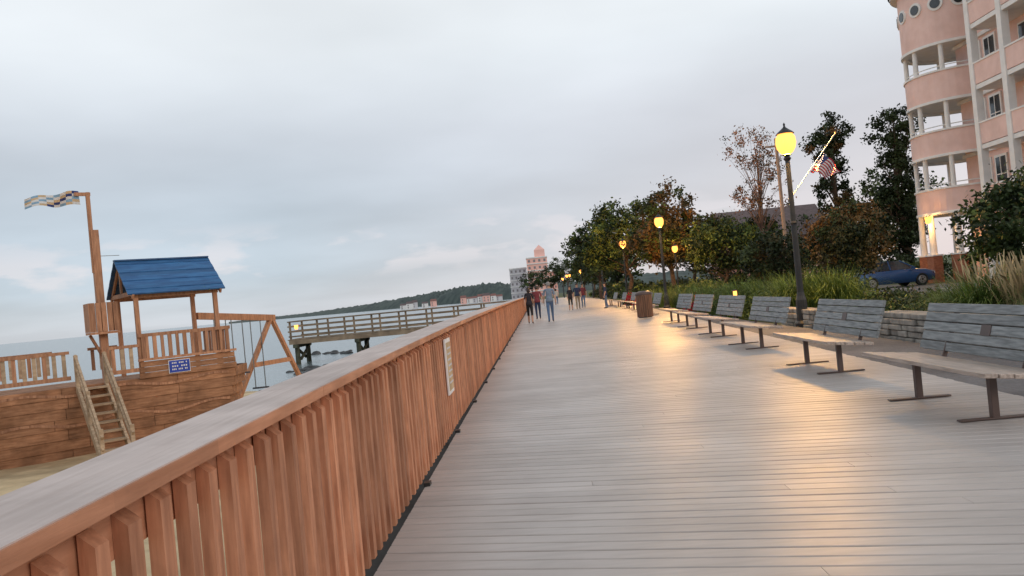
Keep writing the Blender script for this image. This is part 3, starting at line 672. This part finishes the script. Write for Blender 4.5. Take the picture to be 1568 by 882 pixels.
def ff(u,v):
    w=.30*(1-.35*u); return Vector((mx-.22-1.0*u, my-.05+.10*math.sin(u*8+v), 4.30-.09*u*1.2+(v-.5)*w+.035*math.sin(u*10)-.02))
for i in range(nu):
    for j in range(nv):
        s.add([ff(i/nu,j/nv),ff((i+1)/nu,j/nv),ff((i+1)/nu,(j+1)/nv),ff(i/nu,(j+1)/nv)],[(0,1,2,3)],cols[(i//3+j)%8])
s.obj('pennant',S)
s=MB(); 
prev=None
for i in range(9):
    t=i/8; p=Vector((-3.0-.1*t,-.25-1.3*t,.55-1.45*t+.35*math.sin(math.pi*t)*.3))
    if prev is not None: s.beam(prev,p,.55,.04,'blue'); s.beam(prev+Vector((.28,0,.08)),p+Vector((.28,0,.08)),.04,.18,'blue'); s.beam(prev+Vector((-.28,0,.08)),p+Vector((-.28,0,.08)),.04,.18,'blue')
    prev=p
s.obj('slide',S)

e=empty('swing_set'); s=MB()
b0=Vector((-8.05,19.0,1.62)); b1=Vector((-7.25,21.9,1.42)); 
s.beam(b0,b1+(b1-b0)*.05,.10,.16,'shipv')
f1=Vector((-7.95,20.35,-1.0)); f2=Vector((-6.85,23.5,-1.0)); ap=b1+Vector((0,0,.02))
s.beam(f1,ap,.10,.10,'shipv'); s.beam(f2,ap,.10,.10,'shipv'); s.beam(f1.lerp(ap,.50),f2.lerp(ap,.50),.09,.12,'shipv')
s.obj('frame',e)
s=MB()
for t,zz,kind in ((.28,.25,0),(.50,.1,1),(.76,-.38,2)):
    c=b0.lerp(b1,t); d=(b1-b0).normalized()
    for q in (-.22,.22):
        p=c+d*q; s.cyl(p,(p.x,p.y,zz),.014,.014,'chain',5)
        if kind==0: 
            for k in range(12):
                a=2*math.pi*k/12;a2=2*math.pi*(k+1)/12; s.cyl((p.x,p.y+.1*math.cos(a),zz-.1+.1*math.sin(a)),(p.x,p.y+.1*math.cos(a2),zz-.1+.1*math.sin(a2)),.018,.018,'swing',5,False)
    if kind: s.beam(c-d*.24-Vector((0,0,c.z-zz)),c+d*.24-Vector((0,0,c.z-zz)),.18,.04,'swing')
s.obj('swings',e)

# ------------------------------------------------------------------ far shore
V=[];F=[];na=420;nr=10
for i in range(na):
    a=-21+36*i/(na-1)
    px=np.interp(a,[-21,-15.5,-13,-10,-7.2,-4.5,-3.2,-1.5,1,6,15],[0.5,3,6,11,17,22,23,18,14,13,13])
    D=np.interp(a,[-21,-12,-4,0,15],[1500,1100,700,560,600])
    for j in range(nr):
        t=j/(nr-1); rr_=D*(1+.18*t); hgt=(px*D/1250+1.4+1.6)*math.sin(min(1,t*1.6)*math.pi/2)**.7
        x=rr_*math.tan(R(a)); y=rr_
        n=mn.noise(Vector((x*.03,y*.03,0)))*.25+mn.noise(Vector((x*.11,y*.11,2)))*.22+mn.noise(Vector((x*.3,y*.3,4)))*.12
        V.append((x,y,-1.6+hgt*(1+n*(1 if j else 0))))
for i in range(na-1):
    for j in range(nr-1): q=i*nr+j; F.append((q,q+1,q+nr+1,q+nr))
npmesh('hills',V,F,['hill'])
def far_house(a,D,w,h,seed,k='white'):
    x=D*math.tan(R(a)); e=empty('waterfront_house',(x,D,-1.2)); s=MB(); s.box((0,0,h/2),(w,w*.8,h),k)
    s.add([(-w*.55,-w*.45,h),(w*.55,-w*.45,h),(w*.55,w*.45,h),(-w*.55,w*.45,h),(-w*.5,0,h*1.4),(w*.5,0,h*1.4)],[(0,1,5,4),(2,3,4,5),(0,4,3),(1,2,5)],'redroof' if seed%3==0 else 'roof')
    for q in range(int(w/2.2)):
        for z in (h*.3,h*.7): s.box((-w/2+1.2+q*2.2,-w*.4-.03,z),(.7,.1,.9),'farglass')
    s.obj('walls_and_roof',e)
rr=random.Random(9)
for a in (-9.4,-8.95,-8.6,-7.9,-7.3,-5.2,-4.75,-4.4,-4.0,-3.6,-3.1,-2.7): far_house(a,rr.uniform(500,580),rr.uniform(3,5.5),rr.uniform(2.6,4.2),rr.randint(0,5),rr.choice(['white','white','pinkfar','greyfar']))
def tower(name,x,y,w,d,h,k,fl,cols):
    e=empty(name,(x,y,-1)); s=MB(); s.box((0,0,h/2),(w,d,h),k)
    for i in range(fl):
        z=(i+.6)*h/fl
        s.box((0,-d/2-.15,z-h/fl*.42),(w+.2,.3,.35),'white')
        for c in range(cols): s.box((-w/2+(c+.5)*w/cols,-d/2-.03,z+.05),(w/cols*.40,.1,h/fl*.36),'farglass')
    s.box((0,0,h+.2),(w*1.05,d*1.05,.5),'white'); s.obj('walls_and_windows',e); return e
t=tower('pink_hotel',1.0,345,8.6,9,17.0,'pinkfar',6,4); s=MB(); s.box((1.4,-1,18.8),(4.4,4,3.2),'pinkfar'); s.add([(-.8,-3,20.4),(3.6,-3,20.4),(3.6,1,20.4),(-.8,1,20.4),(1.4,-1,22.6)],[(0,1,4),(1,2,4),(2,3,4),(3,0,4)],'pinkfar'); s.obj('turret',t)
tower('grey_apartment_block',-7.4,352,7.2,9,13.4,'greyfar',5,4)
tower('pink_hotel',6.5,356,5,9,11,'pinkfar',4,3)

# ------------------------------------------------------------------ people
def person(name, loc, head, H, top, pants, hair='hair', female=False, stride=.22, capri=False, hairlen=.0, sleeves='short'):
    e=empty(name,loc,head); k=H/1.76; e.scale=(k,k,k)
    sw=.85 if female else 1.0
    J=[]; E=[]; Rr=[]
    def v(p,r,par=None):
        J.append(p); Rr.append(r if isinstance(r,tuple) else (r,r)); i=len(J)-1
        if par is not None: E.append((par,i))
        return i
    pel=v((0,0,.94),(.150,.115)); wa=v((0,.0,1.10),(.125*sw+.01,.10),pel); ch=v((0,.01,1.29),(.165*sw,.115),wa); sh=v((0,0,1.42),(.12*sw,.08),ch)
    nk=v((0,.005,1.50),(.052,.052),sh); hb=v((0,.02,1.575),(.068,.078),nk); hm=v((0,.015,1.66),(.078,.095),hb); ht=v((0,.005,1.725),(.058,.070),hm)
    hands=[]
    for sd in (-1,1):
        f=stride*sd
        hp=v((sd*.085,0,.86),(.088,.092),pel); kn=v((sd*.095,f*.62+.03,.49),(.060,.063),hp)
        ank=v((sd*.095,f-( .04 if f<0 else 0),.095),(.040,.043),kn); toe=v((sd*.11,f+.15,.045),(.040,.030),ank)
        g=-f*.8
        so=v((sd*.185*sw,0,1.415),(.058*sw,.058),sh); el=v((sd*.235*sw,g*.35-.02,1.13),(.041,.041),so); wr=v((sd*.245*sw,g+.04,.90),(.027,.030),el); pm=v((sd*.245*sw,g+.06,.835),(.020,.038),wr)
        hands.append((sd,Vector(J[pm])))
    me=bpy.data.meshes.new('tmp'); me.from_pydata(J,E,[]); o=bpy.data.objects.new('tmp',me); scene.collection.objects.link(o)
    m=o.modifiers.new('s','SKIN'); m.use_smooth_shade=True
    for i,d in enumerate(me.skin_vertices[0].data): d.radius=Rr[i]; d.use_root=(i==pel)
    o.modifiers.new('ss','SUBSURF').levels=2
    dg=bpy.context.evaluated_depsgraph_get(); em=bpy.data.meshes.new_from_object(o.evaluated_get(dg)); bpy.data.objects.remove(o)
    keys=['skin',top,pants,'shoe']; em.materials.clear()
    for q in keys: em.materials.append(M[q])
    for p in em.polygons:
        c=p.center; ax=abs(c.x)
        if c.z>1.475: mi=0
        elif ax>.20*sw and c.z<(1.18 if sleeves=='short' else .9) and c.z>.7: mi=0
        elif c.z>.93: mi=1
        elif ax>.21*sw and c.z>.72: mi=0
        elif c.z<.085: mi=3
        elif c.z<(.40 if capri else .0): mi=0
        else: mi=2
        p.material_index=mi; p.use_smooth=True
    ob=bpy.data.objects.new('body',em); scene.collection.objects.link(ob); ob.parent=e
    s=MB()
    for sd,p in hands:
        for i in range(4):
            y=-.028+i*.019; ln=(.058,.070,.075,.066)[i]
            a=p+Vector((0,y,-.02)); b_=a+Vector((-sd*.004,.004,-ln*.5-.015)); c=b_+Vector((-sd*.018,.006,-ln*.45))
            s.cyl(a,b_,.009,.008,'skin',6); s.cyl(b_,c,.008,.006,'skin',6)
        a=p+Vector((0,.030,.02)); b_=a+Vector((-sd*.012,.025,-.03)); s.cyl(a,b_,.011,.009,'skin',6); s.cyl(b_,b_+Vector((-sd*.006,.004,-.03)),.009,.007,'skin',6)
    s.obj('fingers',e,smooth=True)
    s=MB()
    s.cyl((0,.105,1.665),(0,.132,1.628),.008,.016,'skin',8); s.box((0,.108,1.595),(.045,.012,.010),'maroon')
    for sd in (-1,1): s.sphere((sd*.030,.100,1.655),.011,'eye',8,6); s.sphere((sd*.080,.010,1.635),(.012,.022,.034),'skin',8,6)
    s.obj('face',e,smooth=True)
    s=MB(); s.sphere((0,-.008,1.685),(.092,.108,.088),hair,16,10)
    if hairlen>0: s.sphere((0,-.055,1.66-hairlen*.5),(.085,.065,.06+hairlen*.6),hair,14,10)
    else: s.sphere((0,-.035,1.645),(.086,.085,.075),hair,14,10)
    s.obj('hair',e,smooth=True)
    s=MB(); s.lathe((0,0,0),[(.001,1.16),(.12*sw,1.15),(.165,.98),(.172,.90),(.16,.90)],top,n=20); ob=s.obj('shirt_hem',e,smooth=True); ob.scale=(1,.78,1)
    return e
person('man_walking',(.52,37.5,0),R(2),1.86,'shirt_blue','jeans','hairg',stride=.2)
person('woman_walking',(-.42,37.8,0),R(-3),1.72,'dark','blackc','hair',True,-.18,True,.12)
person('man_walking',(-.05,43,0),R(4),1.78,'maroon','navy','hair',stride=.15)
person('woman_walking',(2.2,56,0),R(175),1.68,'dark','blackc','hair',True,.12,True,.15)
person('man_walking',(2.75,57,0),R(180),1.82,'navy','khaki','hair',stride=.18)
person('man_walking',(3.3,60,0),R(170),1.78,'maroon','jeans','hair',stride=-.15)
person('woman_walking',(4.3,52,0),R(80),1.66,'navy','jeans','hair',True,.05,False,.12)
person('man_walking',(1.2,82,0),R(180),1.8,'cream','navy','hair',stride=.2)
person('woman_walking',(1.9,84,0),R(0),1.68,'cream','jeans','hair',True,.2,False,.1)

# ------------------------------------------------------------------ world, sun
w=bpy.data.worlds.new('World'); scene.world=w; w.use_nodes=True; nt=w.node_tree; N=nt.nodes; L=nt.links
bg=N['Background']; out=N['World Output']
sky=N.new('ShaderNodeTexSky'); sky.sky_type='NISHITA'; sky.sun_disc=False; sky.sun_elevation=R(24); sky.sun_rotation=R(132)
bg.inputs[1].default_value=.012; L.new(sky.outputs[0],bg.inputs[0])
tc=N.new('ShaderNodeTexCoord'); sp=N.new('ShaderNodeSeparateXYZ'); L.new(tc.outputs['Generated'],sp.inputs[0])
def math_(op,a,b=None,clamp=False):
    n=N.new('ShaderNodeMath'); n.operation=op; n.use_clamp=clamp
    for i,q in enumerate((a,b)):
        if q is None: continue
        if isinstance(q,(int,float)): n.inputs[i].default_value=q
        else: L.new(q,n.inputs[i])
    return n.outputs[0]
zz=math_('MAXIMUM',sp.outputs[2],0.0); den=math_('ADD',zz,.13)
cx=math_('DIVIDE',sp.outputs[0],den); cy=math_('DIVIDE',sp.outputs[1],den)
cb=N.new('ShaderNodeCombineXYZ'); L.new(cx,cb.inputs[0]); L.new(cy,cb.inputs[1])
nz=N.new('ShaderNodeTexNoise'); nz.inputs['Scale'].default_value=.55; nz.inputs['Detail'].default_value=5; nz.inputs['Roughness'].default_value=.45; L.new(cb.outputs[0],nz.inputs[0])
gr=N.new('ShaderNodeValToRGB'); cr=gr.color_ramp
cr.elements[0].position=0; cr.elements[0].color=(.60,.63,.68,1); cr.elements[1].position=1; cr.elements[1].color=(.50,.55,.60,1)
for p,c in ((.05,(.52,.60,.69)),(.12,(.56,.63,.71)),(.20,(.66,.705,.765)),(.30,(.86,.90,.93)),(.45,(.96,.99,1.0)),(.62,(.72,.78,.83))):
    el=cr.elements.new(p); el.color=(*c,1)
L.new(zz,gr.inputs[0])
mr=N.new('ShaderNodeMapRange'); mr.inputs[1].default_value=.35; mr.inputs[2].default_value=.65; mr.inputs[3].default_value=.85; mr.inputs[4].default_value=1.12; L.new(nz.outputs[0],mr.inputs[0])
mx=N.new('ShaderNodeVectorMath'); mx.operation='MULTIPLY'; L.new(gr.outputs[0],mx.inputs[0]); L.new(mr.outputs[0],mx.inputs[1])
tm=N.new('ShaderNodeMapRange'); tm.inputs[1].default_value=-.30; tm.inputs[2].default_value=.50; L.new(sp.outputs[0],tm.inputs[0])
lowm=N.new('ShaderNodeMapRange'); lowm.inputs[1].default_value=.28; lowm.inputs[2].default_value=.02; L.new(zz,lowm.inputs[0])
tf=math_('MULTIPLY',tm.outputs[0],lowm.outputs[0])
mixc=N.new('ShaderNodeMix'); mixc.data_type='RGBA'; L.new(tf,mixc.inputs[0]); L.new(mx.outputs[0],mixc.inputs[6]); mixc.inputs[7].default_value=(.86,.75,.74,1)
n2=N.new('ShaderNodeTexNoise'); n2.inputs['Scale'].default_value=9; n2.inputs['Detail'].default_value=6
mp2=N.new('ShaderNodeMapping'); mp2.inputs['Scale'].default_value=(1,1,3.2); L.new(tc.outputs['Generated'],mp2.inputs[0]); L.new(mp2.outputs[0],n2.inputs[0])
c1=N.new('ShaderNodeMapRange'); c1.inputs[1].default_value=.52; c1.inputs[2].default_value=.60; L.new(n2.outputs[0],c1.inputs[0])
band=N.new('ShaderNodeMapRange'); band.inputs[1].default_value=.035; band.inputs[2].default_value=.055; L.new(zz,band.inputs[0])
band2=N.new('ShaderNodeMapRange'); band2.inputs[1].default_value=.115; band2.inputs[2].default_value=.08; L.new(zz,band2.inputs[0])
pf=math_('MULTIPLY',math_('MULTIPLY',c1.outputs[0],band.outputs[0]),band2.outputs[0]); pf=math_('MULTIPLY',pf,.6)
mix2=N.new('ShaderNodeMix'); mix2.data_type='RGBA'; L.new(pf,mix2.inputs[0]); L.new(mixc.outputs[2],mix2.inputs[6]); mix2.inputs[7].default_value=(.80,.755,.79,1)
bg2=N.new('ShaderNodeBackground'); bg2.inputs[1].default_value=.93; L.new(mix2.outputs[2],bg2.inputs[0])
add=N.new('ShaderNodeAddShader'); L.new(bg.outputs[0],add.inputs[0]); L.new(bg2.outputs[0],add.inputs[1]); L.new(add.outputs[0],out.inputs[0])

sd=bpy.data.lights.new('sun','SUN'); sd.energy=.6; sd.angle=R(18); sd.color=(1,.82,.70); so=bpy.data.objects.new('sun',sd); scene.collection.objects.link(so)
el=R(24); az=R(132)
dirv=Vector((math.cos(el)*math.sin(az),math.cos(el)*math.cos(az),math.sin(el)))
so.rotation_euler=dirv.to_track_quat('Z','Y').to_euler()

# ------------------------------------------------------------------ camera
cam=bpy.data.cameras.new('camera'); cam.sensor_width=36; cam.lens=28.7; cam.clip_end=9000; cam.clip_start=.05
co=bpy.data.objects.new('camera',cam); scene.collection.objects.link(co); scene.camera=co
yaw=R(1.74); pitch=R(.52); th=R(5.43)
F_=Vector((-math.sin(yaw)*math.cos(pitch),math.cos(yaw)*math.cos(pitch),math.sin(pitch)))
Rt=F_.cross(Vector((0,0,1))).normalized(); U=Rt.cross(F_)
cr_=Rt*math.cos(th)-U*math.sin(th); cu=Rt*math.sin(th)+U*math.cos(th)
mt=Matrix((cr_,cu,-F_)).transposed().to_4x4(); mt.translation=Vector((0,0,1.4)); co.matrix_world=mt
scene.view_settings.view_transform='Standard'; scene.view_settings.look='None'; scene.view_settings.exposure=0
